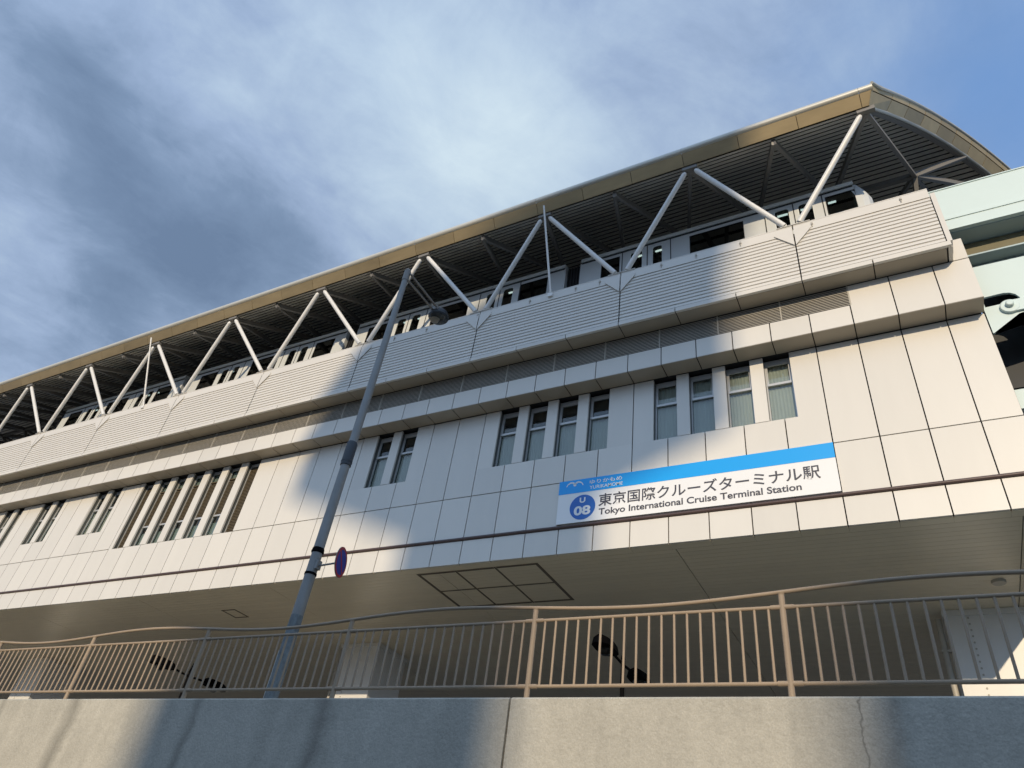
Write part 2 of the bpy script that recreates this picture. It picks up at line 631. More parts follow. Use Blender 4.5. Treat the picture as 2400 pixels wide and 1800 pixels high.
# window groups: x0, x1 of every opening, sill
groups = [
    dict(w=[(-4.39, -3.82), (-3.535, -2.965), (-2.68, -2.11), (-1.825, -1.245)], s=9.365, kind='b'),
    dict(w=[(-8.655, -8.085), (-7.80, -7.23), (-6.945, -6.37), (-6.085, -5.525)], s=9.365, kind='b'),
    dict(w=[(-12.79, -12.215), (-11.93, -11.36)], s=9.365, kind='b'),
    dict(w=[(-23.29, -22.72), (-22.43, -21.87), (-21.58, -21.02), (-20.73, -20.17), (-19.87, -19.29), (-18.99, -18.43), (-18.12, -17.56)], s=8.575, kind='m'),
    dict(w=[(-25.95, -25.36), (-25.10, -24.52)], s=9.365, kind='b'),
    dict(w=[(-29.37, -28.78), (-28.50, -27.95)], s=9.365, kind='b'),
    dict(w=[(-32.0, -31.43), (-31.15, -30.70)], s=9.365, kind='b'),
]
g = GAP / 2
TOP3 = 11.147
b = MB()


def pan(b, x0, x1, z0, z1, y=Y3, t=.05):
    if x1 - x0 < .05:
        return
    b.box(x0 + g, x1 - g, y, y + t, z0 + g, z1 - g)


for x0, x1 in cols:
    pan(b, x0, x1, 6.74, 7.355)
    pan(b, x0, x1, 7.43, 8.575)
    # returns at the foot of the wall
    cuts = [(G['w'][0][0], G['w'][-1][1], G) for G in groups if G['w'][0][0] < x1 - .02 and G['w'][-1][1] > x0 + .02]
    if not cuts:
        pan(b, x0, x1, 8.575, TOP3 - .01)
    else:
        gx0, gx1, G = cuts[0]
        if G['s'] > 8.6:
            pan(b, x0, x1, 8.575, G['s'])
        zb = G['s']
        if x0 < gx0 - .05:
            b.box(x0 + g, gx0 - .001, Y3, Y3 + .05, zb - g, TOP3 - .01)
        if x1 > gx1 + .05:
            b.box(gx1 + .001, x1 - g, Y3, Y3 + .05, zb - g, TOP3 - .01)
for G in groups:
    w = G['w']
    for i in range(len(w) - 1):       # piers between the openings
        b.box(w[i][1] - .004, w[i + 1][0] + .004, Y3 + .002, Y3 + .055, G['s'] + .004, TOP3 - .012)
b.build('lower_wall', PANEL, st)
for G in groups:
    b = MB()
    w = G['w']
    for i in range(len(w) - 1):
        b.box(w[i][1], w[i + 1][0], Y3 + .056, Y3 + .215, G['s'] + .004, TOP3 - .012)
    b.box(w[0][0] - .04, w[0][0], Y3 + .052, Y3 + .215, G['s'], TOP3 - .012)
    b.box(w[-1][1], w[-1][1] + .04, Y3 + .052, Y3 + .215, G['s'], TOP3 - .012)
    b.box(w[0][0] - .04, w[-1][1] + .04, Y3 + .052, Y3 + .215, G['s'] - .04, G['s'] - .002)
    b.build('window_reveal', REVEAL, st)
b = MB()
b.box(XL, XR - .03, Y3 + .30, 25.6, 6.80, 11.9)
b.box(XL, XR - .04, Y2 + .08, Y3 + .30, 11.20, 12.88)
b.box(XL, 2.16, Y1 + .10, Y2 + .07, 12.34, 14.02)
b.build('wall_core', CORE, st)
b = MB()
b.tube((XL, Y3 - .005, 7.392), (XR, Y3 - .005, 7.392), .040, n=12)
for x0, x1 in cols[1:]:
    b.box(x1 - .03, x1 + .03, Y3 - .03, Y3 + .06, 7.362, 7.424)
b.build('trim_pipe', PIPE, st)


def make_window(x0, x1, s, mesh=False, full_mesh=False, dim=False, lifted=0.0):
    yf = Y3 + .15
    zt, zm = TOP3 - .03, s + 1.06
    if mesh:
        zm = 9.34
    f = MB()
    t = .035
    f.box(x0 + .003, x0 + t, yf, yf + .05, s + .003, zt)
    f.box(x1 - t, x1 - .003, yf, yf + .05, s + .003, zt)
    f.box(x0 + t, x1 - t, yf, yf + .05, s + .003, s + t)
    f.box(x0 + t, x1 - t, yf, yf + .05, zt - .10, zt)
    if not full_mesh:
        f.box(x0 + t, x1 - t, yf - .02, yf + .05, zm - .03, zm + .03)
    if not mesh:
        # hopper sash in the top light
        f.box(x0 + t + .001, x0 + t + .03, yf + .004, yf + .045, zm + .031, zt - .101)
        f.box(x1 - t - .03, x1 - t - .001, yf + .004, yf + .045, zm + .031, zt - .101)
        f.box(x0 + t + .03, x1 - t - .03, yf + .004, yf + .045, zt - .14, zt - .101)
    wo = f.build('window', FRAME, st)
    if full_mesh:
        p = MB()
        n = int((zt - .1 - s - t) / .055)
        for k in range(n):
            z = s + t + .01 + k * .055
            p.box(x0 + t, x1 - t, yf + .012, yf + .03, z, z + .03)
        for k in range(8):
            x = x0 + t + .03 + k * (x1 - x0 - 2 * t - .06) / 7
            p.box(x - .006, x + .006, yf + .031, yf + .04, s + t, zt - .1)
        p.build('mesh_screen', MESH, wo)
        return wo
    if mesh:
        zu = 10.68
        p = MB()
        p.box(x0 + t, x1 - t, yf + .02, yf + .03, s + t, zm - .031)
        p.build('pane', GLASS, wo)
        p = MB()
        n = int((zu - zm - .04) / .055)
        for k in range(n):
            z = zm + .035 + k * .055
            p.box(x0 + t, x1 - t, yf + .012, yf + .03, z, z + .03)
        for k in range(8):
            x = x0 + t + .03 + k * (x1 - x0 - 2 * t - .06) / 7
            p.box(x - .006, x + .006, yf + .031, yf + .04, zm + .031, zu)
        p.box(x0 + t, x1 - t, yf + .005, yf + .04, zu, zu + .04)
        p.build('mesh_screen', MESH, wo)
        p = MB()
        p.box(x0 + t, x1 - t, yf + .02, yf + .03, zu + .041, zt - .101)
        p.build('pane', GLASS, wo)
        p = MB()
        p.face([(x0 + t, yf + .085, s + t), (x1 - t, yf + .085, s + t), (x1 - t, yf + .085, zm - .2), (x0 + t, yf + .085, zm - .2)])
        p.face([(x0 + t, yf + .085, zu + .04), (x1 - t, yf + .085, zu + .04), (x1 - t, yf + .085, zt - .1), (x0 + t, yf + .085, zt - .1)])
        p.build('blind', DBLIND, wo)
        return wo
    for za, zb in ((s + t, zm - .031), (zm + .031, zt - .141)):
        p = MB()
        p.box(x0 + t, x1 - t, yf + .02, yf + .03, za, zb)
        p.build('pane', GLASS, wo)
    p = MB()
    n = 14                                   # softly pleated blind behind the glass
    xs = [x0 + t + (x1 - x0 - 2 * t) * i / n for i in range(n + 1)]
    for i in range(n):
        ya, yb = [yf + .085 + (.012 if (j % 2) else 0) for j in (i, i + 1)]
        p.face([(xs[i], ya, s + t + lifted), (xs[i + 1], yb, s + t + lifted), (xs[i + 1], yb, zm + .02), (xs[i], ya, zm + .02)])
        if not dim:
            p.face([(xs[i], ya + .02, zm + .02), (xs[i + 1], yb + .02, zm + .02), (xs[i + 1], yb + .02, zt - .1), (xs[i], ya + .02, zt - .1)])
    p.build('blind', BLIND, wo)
    return wo


for gi, G in enumerate(groups):
    for k, (x0, x1) in enumerate(G['w']):
        if G['kind'] == 'm':
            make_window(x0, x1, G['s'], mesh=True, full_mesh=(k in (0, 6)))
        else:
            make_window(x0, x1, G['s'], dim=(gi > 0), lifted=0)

# upper wall
b = MB()
LX = .20
ux0 = [(x0, x1) for x0, x1 in [(jx[0], 2.545)] + cols[1:]]
for x0, x1 in ux0:
    if x1 > LX + .05:
        pan(b, x0, x1, TOP3 + .0, 12.30, Y2, .045)
    else:
        pan(b, x0, x1, TOP3 + .0, 11.715, Y2, .045)
b.box(2.268, 2.545 - g, Y2 - .001, Y2 + .045, 12.30 + g, 12.917)
# lower lip of the upper wall
b.build('upper_wall', PANEL, st)
b = MB()
for k in range(12):
    z = 11.735 + k * .048
    b.raw([(XL, Y2 + .002, z), (LX - .02, Y2 + .002, z), (LX - .02, Y2 + .05, z + .034), (XL, Y2 + .05, z + .034),
           (XL, Y2 + .002, z + .006), (LX - .02, Y2 + .002, z + .006), (LX - .02, Y2 + .05, z + .040), (XL, Y2 + .05, z + .040)],
          [(0, 1, 2, 3), (7, 6, 5, 4), (0, 4, 5, 1), (3, 2, 6, 7)])
    b.box(XL, LX - .021, Y2 - .002, Y2 + .0015, z - .009, z + .009)
for k in range(36):
    x = -1.24 - 1.425 * k
    b.box(x - .012, x + .012, Y2 - .004, Y2 + .05, 11.72, 12.30)
b.box(LX - .02, LX + .01, Y2 - .003, Y2 + .05, 11.72, 12.30)
b.build('louvre', LOUV, st)
# undersides of the two overhangs
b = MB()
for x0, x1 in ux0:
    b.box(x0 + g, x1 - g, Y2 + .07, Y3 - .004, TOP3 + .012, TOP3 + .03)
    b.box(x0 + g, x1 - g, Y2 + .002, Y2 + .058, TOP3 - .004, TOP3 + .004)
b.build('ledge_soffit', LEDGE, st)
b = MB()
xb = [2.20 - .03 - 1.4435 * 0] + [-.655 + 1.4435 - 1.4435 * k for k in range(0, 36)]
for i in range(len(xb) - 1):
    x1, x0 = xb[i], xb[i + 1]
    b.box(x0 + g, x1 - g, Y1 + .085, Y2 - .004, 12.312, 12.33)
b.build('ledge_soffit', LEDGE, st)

# ribbed parapet
b = MB()
ZB, ZT = 12.425, 13.905
nr = 13
pt = (ZT - ZB) / nr
bx = [-.655 - 4.33 * k for k in range(12)]
secs = [(bx[0], 2.195)] + [(bx[k + 1], bx[k]) for k in range(11)]
for x0, x1 in secs:
    a, c = x0 + .014, x1 - .014
    for k in range(nr):
        z0, z1 = ZB + k * pt, ZB + (k + 1) * pt
        zm = z0 + .022
        # each board: face leaning out to its lower edge, small dark step below it
        b.face([(a, Y1 - .0, zm), (c, Y1 - .0, zm), (c, Y1 + .016, z1), (a, Y1 + .016, z1)])
        b.face([(a, Y1 + .030, z0), (c, Y1 + .030, z0), (c, Y1 - .0, zm), (a, Y1 - .0, zm)])
        b.face([(a, Y1 + .016, z1), (c, Y1 + .016, z1), (c, Y1 + .030, z1), (a, Y1 + .030, z1)])
    b.box(a, c, Y1 - .004, Y1 + .09, ZT + .008, 14.188)         # coping band
    b.box(a, c, Y1 - .008, Y1 + .14, 14.19, 14.215)
for i in range(len(xb) - 1):
    x1, x0 = xb[i], xb[i + 1]
    if i == 0:
        x1 = 2.262
    b.box(x0 + g, x1 - g, Y1 - .012, Y1 + .062, 12.301, ZB - .006)
b.box(2.202, 2.295, Y1 + .004, Y1 + .4, 12.43, 14.03)
b.box(2.19, 2.262, Y1 + .064, Y2 - .004, 12.301, 12.42)
b.build('parapet', CLAD, st)
# small cable clips on the coping
b = MB()
for x in (1.62, -.25, -1.9, -3.0, -3.9, -5.6, -6.3, -7.7, -9.4, -11.2, -12.4):
    b.box(x, x + .045, Y1 - .034, Y1 - .0041, 14.06, 14.12)
    b.tube((x + .02, Y1 - .02, 13.98), (x + .02, Y1 - .02, 14.06), .010, n=6)
b.build('cable_clip', LOUV, st)
for x in bx:
    b = MB()
    b.prism_xz([(x - .44, 13.97), (x - .016, 13.50), (x - .016, 14.06), (x - .42, 14.06)], Y1 - .028, Y1 - .006)
    b.prism_xz([(x + .016, 13.50), (x + .40, 13.97), (x + .40, 14.06), (x + .016, 14.06)], Y1 - .028, Y1 - .006)
    b.box(x - .36, x + .40, Y1 - .03, Y1 + .13, 14.216, 14.232)
    for s_ in (-1, 1):
        b.box(x + s_ * .17 - .055, x + s_ * .17 + .055, Y1 - .02, Y1 + .02, 14.232, 14.30)
    b.build('gusset_plate', CLAD, st)

# struts
VT, VB = 1.46, -.655
ytop, ztop = 11.40, 16.86


def vt(k):
    return VT - 4.345 * k


for k in range(11):
    xb_ = bx[k]
    for s_, xt in ((1, vt(k) - .11), (-1, vt(k + 1) + .11)):
        b = MB()
        p0 = Vector((xb_ + s_ * .17, Y1 - .0, 14.27))
        p1 = Vector((xt, ytop, ztop))
        q = p1 - p0
        b.tube(p0 + q * .0, p0 + q * .965, .070, n=16)
        b.tube(p0 + q * .965, p0 + q * .985, .070, .045, n=16)
        b.build('strut', STEEL, st)

# roof ---------------------------------------------------------------------
YC, HW = 19.0, 7.7


def arch(y, z0=16.97, h=3.5):
    return z0 + h * (1 - ((y - YC) / HW) ** 2)


def endx(y, off=0.0):
    yy = y if y <= YC else 2 * YC - y
    return 1.55 + .56 * (yy - 11.3) + off


ys = [11.3 + i * (2 * (YC - 11.3)) / 44 for i in range(45)]
b = MB()
for i in range(44):
    ya, yb = ys[i], ys[i + 1]
    b.face([(XL, ya, arch(ya) + .52), (endx(ya, .2), ya, arch(ya) + .52), (endx(yb, .2), yb, arch(yb) + .52), (XL, yb, arch(yb) + .52)], True)
roof = b.build('roof', ROOFT, st)
# deck: strips along the building with dark gaps between
b = MB()
nd = 62
for i in range(nd):
    ya = 11.3 + i * (2 * (YC - 11.3)) / nd
    yb = ya + (2 * (YC - 11.3)) / nd
    ym = ya + (yb - ya) * .75
    za, zm, zb = arch(ya) + .10, arch(ym) + .10, arch(yb) + .10
    b.cur = 0
    b.face([(XL, ya, za), (endx(ya, -.03), ya, za), (endx(ym, -.03), ym, zm), (XL, ym, zm)])
    b.cur = 1
    b.face([(XL, ya, za), (XL, ya, za + .09), (endx(ya, -.03), ya, za + .09), (endx(ya, -.03), ya, za)])
    b.face([(XL, ym, zm), (XL, ym, zm + .09), (endx(ym, -.03), ym, zm + .09), (endx(ym, -.03), ym, zm)])
    b.face([(XL, ym, zm + .09), (endx(ym, -.03), ym, zm + .09), (endx(yb, -.03), yb, zb + .09), (XL, yb, zb + .09)])
b.build('roof_deck', [DECK, DECKB], roof)
# bronze eave
b = MB()
xs = [XL] + [1.40 - 1.472 * k for k in range(34, -1, -1)] + [1.555]
for i in range(len(xs) - 1):
    x0, x1 = xs[i] + .007, xs[i + 1] - .007
    b.raw([(x0, 11.30, 16.975), (x1, 11.30, 16.975), (x1 + (.12 if i == len(xs) - 2 else 0), 11.095, 17.275), (x0, 11.095, 17.275),
           (x0, 11.33, 17.0), (x1, 11.33, 17.0), (x1, 11.13, 17.30), (x0, 11.13, 17.30)],
          [(0, 1, 2, 3), (4, 7, 6, 5), (0, 4, 5, 1), (1, 5, 6, 2), (0, 3, 7, 4)])
b.build('fascia', BRONZE, roof)
b = MB()
b.face([(XL, 11.32, 16.998), (1.53, 11.32, 16.998), (1.60, 11.12, 17.30), (XL, 11.12, 17.30)])
b.face([(XL, 11.34, 16.96), (1.55, 11.34, 16.96), (1.55, 11.34, 17.2), (XL, 11.34, 17.2)])
b.build('fascia_backing', SEAM, roof)
b = MB()
xe = 1.69
cs = []
for k in range(13):
    a = math.radians(-75 - k * 19)
    cs.append((11.13 + .112 * math.cos(a) * 1.0, 17.385 + .112 * math.sin(a)))
xn = [XL] + [1.40 - 4.416 * k for k in range(11, -1, -1)] + [1.715]
for i in range(len(xn) - 1):
    x0, x1 = xn[i] + .003, xn[i + 1] - .003
    vs = [(x0, y, z) for y, z in cs] + [(x1, y, z) for y, z in cs]
    n = len(cs)
    b.raw(vs, [(k, k + 1, n + k + 1, n + k) for k in range(n - 1)], True)
vs = [(1.715 - .003, y, z) for y, z in cs]
b.face(vs)
b.build('eave_nosing', NOSE, roof)

# gable edge: two rows of bronze panels following the arch
b = MB()
bb_ = MB()
nx, ny = 1 / 1.146, -.56 / 1.146


def gp(y, out, up, first=False):
    s_ = 1 if y <= YC else -1
    if first:
        y = 11.3 - .511 * out
    return (endx(y) + nx * out, y + ny * out * s_, arch(max(y, 11.3)) + up)


gy = [11.30]
while gy[-1] < 2 * YC - 11.4:
    gy.append(gy[-1] + .78)
for i in range(len(gy) - 1):
    ya, yb = gy[i] + .008, gy[i + 1] - .008
    F = i == 0
    for (o0, u0), (o1, u1) in (((.0, .0), (.20, .26)), ((.215, .285), (.30, .50))):
        b.raw([gp(ya, o0, u0, F), gp(yb, o0, u0), gp(yb, o1, u1), gp(ya, o1, u1, F),
               gp(ya, o0 - .02, u0 + .03, F), gp(yb, o0 - .02, u0 + .03), gp(yb, o1 - .03, u1 + .015), gp(ya, o1 - .03, u1 + .015, F)],
              [(0, 1, 2, 3), (7, 6, 5, 4), (0, 4, 5, 1), (3, 2, 6, 7), (1, 5, 6, 2), (0, 3, 7, 4)])
    ya, yb = gy[i], gy[i + 1]
    bb_.face([gp(ya, -.02, .03, F), gp(yb, -.02, .03), gp(yb, .18, .28), gp(ya, .18, .28, F)])
    bb_.face([gp(ya, .18, .28, F), gp(yb, .18, .28), gp(yb, .26, .52), gp(ya, .26, .52, F)])
    bb_.face([gp(ya, -.02, .03), gp(yb, -.02, .03), gp(yb, -.02, .13), gp(ya, -.02, .13)])
b.build('gable_panels', BRONZE2, roof)
bb_.build('gable_backing', SEAM, roof)
b = MB()
b.path([gp(11.30 + i * .2, .28, .475, i == 0) for i in range(int((2 * YC - 22.6) / .2))], .045, 8)
b.path([gp(11.34 + i * .2, -.05, .015) for i in range(int((2 * YC - 22.7) / .2))], .055, 8)
b.build('gable_trim', NOSE, roof)

# truss under the deck
b = MB()
hy, hzz = 15.0, 18.45


def hubx(k):
    return 2.57 - 2.1675 * k


for k in range(24):
    xe_ = VT - 2.1725 * k
    zn = 16.93
    b.beam((xe_, 11.42, zn), (hubx(k), hy, hzz), .10, .17)
    b.beam((xe_, 11.42, zn), (hubx(k + 1), hy, hzz), .10, .17)
    b.beam((hubx(k), hy, hzz), (hubx(k) + 1.08, 18.6, arch(18.6) + .02), .09, .14)
    b.beam((hubx(k), hy, hzz), (hubx(k) - 1.08, 18.6, arch(18.6) + .02), .09, .14)
    if k % 2 == 0:
        b.box(xe_ - .20, xe_ + .20, 11.33, 11.46, 16.86, 17.0)
    # the far half of the roof
    b.beam((xe_, 2 * YC - 11.42, zn), (hubx(k), 2 * YC - hy, hzz), .10, .17)
    b.beam((hubx(k), hy, hzz), (hubx(k), 2 * YC - hy, hzz), .08, .12)
b.beam((hubx(0), hy, hzz), (hubx(24), hy, hzz), .12, .16)
b.beam((hubx(0), hy, hzz), (endx(16.0) - .1, 16.0, arch(16.0) - .02), .10, .16)
b.beam((hubx(0), hy, hzz), (endx(18.0) - .1, 18.2, arch(18.2) - .02), .10, .16)
b.beam((hubx(0), 2 * YC - hy, hzz), (hubx(24), 2 * YC - hy, hzz), .12, .16)
for i in range(30):                                     # edge beam under the gable
    ya, yb = 11.4 + i * .5, 11.9 + i * .5
    b.beam((endx(ya) - .16, ya, arch(ya) - .02), (endx(yb) - .16, yb, arch(yb) - .02), .12, .14)
b.build('roof_truss', TRUSS, roof)
b = MB()
for k in range(0, 24, 4):                               # tree columns on the platform
    x = hubx(k) - .4
    for dx, y in ((0, hy), (-2.16, hy), (0, 2 * YC - hy)):
        b.beam((x, 17.2, 15.6), (hubx(k) + dx, y, hzz), .11, .14)
    b.tube((x, 17.2, 13.2), (x, 17.2, 15.7), .14, n=14)
b.build('platform_column', TRUSS, st)
# rods from the eave down to the parapet
for xt, xb_ in ((-7.14, -7.03), (-24.64, -24.25)):
    b = MB()
    b.tube((xb_, Y1 - .02, 14.10), (xt, 11.08, 17.0), .035, .028, n=10)
    b.box(xb_ - .07, xb_ + .07, Y1 - .06, Y1 - .0041, 14.02, 14.14)
    b.build('drain_rod', STEEL, st)

# platform floor and the far side
b = MB()
b.box(XL, 2.1, 16.3, 21.7, 12.6, 13.2)
b.box(XL, 2.1, Y2 + .1, 16.29, 12.4, 12.58)
b.box(XL, 2.1, 21.71, 26.0, 12.4, 12.58)
b.box(XL, 2.2, 25.9, 26.0, 6.74, 14.2)
b.box(XL, 2.0, 21.2, 21.3, 13.21, 16.2)
b.build('platform', TRUSS, st)

# soffit over the road
ZS = 6.74
b = MB()
sx = [XR - .005, 2.04] + [2.04 - 6.0 + .05 - 5.86 * k for k in range(0, 9)]
sx[2:] = [-3.98, -9.90, -15.42, -20.95, -26.95, -32.9, -38.8, -44.6, -49.9]
yy = Y3 + .275
nb = 74
bwid = (25.85 - yy) / nb
hatchs = [(-10.47, -7.22, 13.27, 15.35), (-18.55, -17.97, 14.42, 15.0)]
for i in range(len(sx) - 1):
    for k in range(nb):
        b.box(sx[i + 1] + .009, sx[i] - .009, yy + k * bwid + .0035, yy + (k + 1) * bwid - .0035, ZS + .002, ZS + .03)
b.build('soffit', SOFFIT, st)
b = MB()
for x0, x1 in cols:
    b.box(x0 + g, x1 - g, Y3 + .052, Y3 + .10, ZS + .003, ZS + .035)
    b.box(x0 + .002, x1 - .002, Y3 + .101, Y3 + .272, ZS + .003, ZS + .035)
b.build('soffit_edge', SOFFIT, st)
b = MB()
b.face([(XL, Y3 + .06, ZS + .04), (XR - .02, Y3 + .06, ZS + .04), (XR - .02, 25.9, ZS + .04), (XL, 25.9, ZS + .04)])
b.build('soffit_backing', SEAM, st)


def hatch(x0, x1, y0, y1, nx_, ny_, w):
    b = MB()
    z0, z1 = ZS - .006, ZS + .0015
    for i in range(nx_ + 1):
        x = x0 + (x1 - x0) * i / nx_
        ww = w if i in (0, nx_) else w * .62
        b.box(x - ww / 2, x + ww / 2, y0 - w / 2, y1 + w / 2, z0, z1)
    for j in range(ny_ + 1):
        y = y0 + (y1 - y0) * j / ny_
        ww = w if j in (0, ny_) else w * .62
        for i in range(nx_):
            xa, xb2 = x0 + (x1 - x0) * i / nx_, x0 + (x1 - x0) * (i + 1) / nx_
            b.box(xa + w / 2 + .001, xb2 - w / 2 - .001, y - ww / 2, y + ww / 2, z0 + .001, z1)
    b.build('access_hatch', SEAMB, st)


hatch(-10.47, -7.22, 13.30, 15.35, 3, 2, .075)
hatch(-18.50, -17.97, 14.42, 15.0, 1, 1, .05)
b = MB()
b.lathe([(.12, ZS - .05), (.13, ZS - .01), (.13, ZS + .001)], 20, (1.68, 15.85, 0))
b.build('downlight', LOUV, st)

# columns under the station
for cx, cy, w in ((1.42, 17.25, 1.5), (-15.50, 17.6, 1.44), (-32.75, 17.6, 1.44), (-49.6, 17.6, 1.44)):
    b = MB()
    b.box(cx - w / 2, cx + w / 2, cy, cy + 1.5, 1.2, ZS - .02)
    b.box(cx - w / 2 - .05, cx + w / 2 + .05, cy - .05, cy + 1.55, ZS - .12, ZS - .004)
    c = b.build('column', STEEL, st)
    b = MB()
    for k in range(40):
        z = 1.5 + k * .13
        for x in (cx - w / 2 + .42, ):
            b.tube((x, cy - .012, z), (x, cy + .002, z), .020, n=8)
    b.build('rivet_row', LOUV, c)
    b = MB()
    b.tube((cx - w / 2 - .14, cy + .12, 1.2), (cx - w / 2 - .14, cy + .12, ZS - .13), .06, n=10)
    for k in range(5):
        b.box(cx - w / 2 - .21, cx - w / 2 - .002, cy + .07, cy + .17, 1.7 + k * 1.05, 1.75 + k * 1.05)
    b.build('downpipe', LOUV, c)

# ------------------------------------------------------------------ name sign
ys_ = Y3 - .045
sign = thing('station_sign', 'white station name board with a sky blue band along its top', 'sign', (-3.66, ys_, 7.45))
b = MB()
SX0, SX1, SZ0, SZ1 = -6.64, -.672, 7.455, 8.563
b.box(SX0, SX1, ys_, Y3 - .001, SZ0, SZ1)
b.build('board', SIGNW, sign)
b = MB()
b.box(SX0 - .002, SX1 + .002, ys_ - .004, ys_ - .0005, 8.212, SZ1 + .002)
b.build('blue_band', SIGNB, sign)
b = MB()
n = 40
c0 = (-6.015, 7.825)
b.prism_xz([(c0[0] + .312 * math.cos(2 * math.pi * i / n), c0[1] + .315 * math.sin(2 * math.pi * i / n)) for i in range(n)], ys_ - .004, ys_ - .0005)
badge = b.build('number_badge', SIGND, sign)


def text(name, s, x0, x1, z0, z1, m_, parent, y, bold=0.0, expect=None):
    cu = bpy.data.curves.new(name, 'FONT')
    cu.body = s
    cu.offset = bold
    cu.extrude = .002
    to = bpy.data.objects.new(name + '_src', cu)
    COL.objects.link(to)
    dg = bpy.context.evaluated_depsgraph_get()
    dg.update()
    me = bpy.data.meshes.new_from_object(to.evaluated_get(dg))
    bpy.data.objects.remove(to)
    vx = [v.co.x for v in me.vertices]
    vy = [v.co.y for v in me.vertices]
    ax, bx_, ay, by = min(vx), max(vx), min(vy), max(vy)
    if expect:                               # the letters' own ink box in em units, when descenders should hang below
        ay, by = expect
    for v in me.vertices:
        x = x0 + (v.co.x - ax) / (bx_ - ax) * (x1 - x0)
        z = z0 + (v.co.y - ay) / (by - ay) * (z1 - z0)
        v.co = (x, y + v.co.z * 0.6, z + H)
    me.materials.clear()
    me.materials.append(m_)
    o = bpy.data.objects.new(name, me)
    COL.objects.link(o)
    bind(o, parent)
    return o


yt = ys_ - .0035
text('japanese_lettering', '東京国際クルーズターミナル駅', -5.63, -.985, 7.785, 8.105, INK, sign, yt, .012)
o = text('english_lettering', 'Tokyo International Cruise Terminal Station', -5.612, -1.362, 7.582, 7.737, INK, sign, yt, .020, (0.0, 0.729))


def split_words(o, name, n):
    """one mesh per word: cut at the widest gaps"""
    me = o.data
    iv = sorted((min(me.vertices[i].co.x for i in p.vertices), max(me.vertices[i].co.x for i in p.vertices)) for p in me.polygons)
    mer = [list(iv[0])]
    for a, c in iv[1:]:
        if a <= mer[-1][1] + 1e-5:
            mer[-1][1] = max(mer[-1][1], c)
        else:
            mer.append([a, c])
    gaps = sorted([(mer[i + 1][0] - mer[i][1], (mer[i + 1][0] + mer[i][1]) / 2) for i in range(len(mer) - 1)], reverse=True)[:n - 1]
    cuts = [-1e9] + sorted(x for _, x in gaps) + [1e9]
    for lo, hi in zip(cuts, cuts[1:]):
        w = o.copy()
        w.data = me.copy()
        w.name = name
        COL.objects.link(w)
        bm = bmesh.new()
        bm.from_mesh(w.data)
        bmesh.ops.delete(bm, geom=[v for v in bm.verts if not lo < v.co.x < hi], context='VERTS')
        bm.to_mesh(w.data)
        bm.free()
        w.parent = o.parent
    bpy.data.objects.remove(o)


split_words(o, 'english_word', 5)
text('kana_lettering', 'ゆりかもめ', -5.875, -5.09, 8.395, 8.50, SIGNW, sign, ys_ - .0065, .012)
text('roman_lettering', 'YURIKAMOME', -5.87, -5.07, 8.262, 8.35, SIGNW, sign, ys_ - .0065, .006)
text('badge_letter', 'U', -6.092, -5.952, 7.935, 8.07, SIGNW, badge, ys_ - .0065, .03)
text('badge_number', '08', -6.215, -5.815, 7.622, 7.855, SIGNW, badge, ys_ - .0065, .035)
b = MB()
pts = [(-6.45, 8.40), (-6.42, 8.455), (-6.37, 8.492), (-6.31, 8.498), (-6.27, 8.475), (-6.243, 8.432)]
for sgn in (1, -1):
    pp = [(-6.243 + sgn * (x + 6.243), z) for x, z in pts]
    for i in range(len(pp) - 1):
        (xa, za), (xb2, zb) = pp[i], pp[i + 1]
        d = Vector((xb2 - xa, zb - za)).normalized()
        wd = .011 + .004 * min(i, 3)
        nn = (-d.y * wd, d.x * wd)
        b.prism_xz([(xa - nn[0], za - nn[1]), (xb2 - nn[0], zb - nn[1]), (xb2 + nn[0], zb + nn[1]), (xa + nn[0], za + nn[1])], ys_ - .0075, ys_ - .0041)
b.prism_xz([(-6.243 + .036 * math.cos(i * .5236), 8.418 + .026 * math.sin(i * .5236)) for i in range(12)], ys_ - .0078, ys_ - .0043)
b.build('bird_emblem', SIGNW, sign)

# ------------------------------------------------------------------ train
TY0, TY1 = 13.65, 16.05
TK = .972                 # the cars stand a little nearer and are a little smaller than first laid out


def tfit(b):
    b.v = [(x * TK, y - .38, z * TK) for x, y, z in b.v]
    return b

LIGHT = emit('train_lamp', (1.0, 0.96, 0.85), 6.0)
car_labels = ['leading train car with a rounded white nose, right end of the train under the roof',
              'second train car, behind the tall street lamp pole',
              'third train car, behind the sunlit white struts left of the lamp pole',
              'fourth train car, small and far at the left edge']


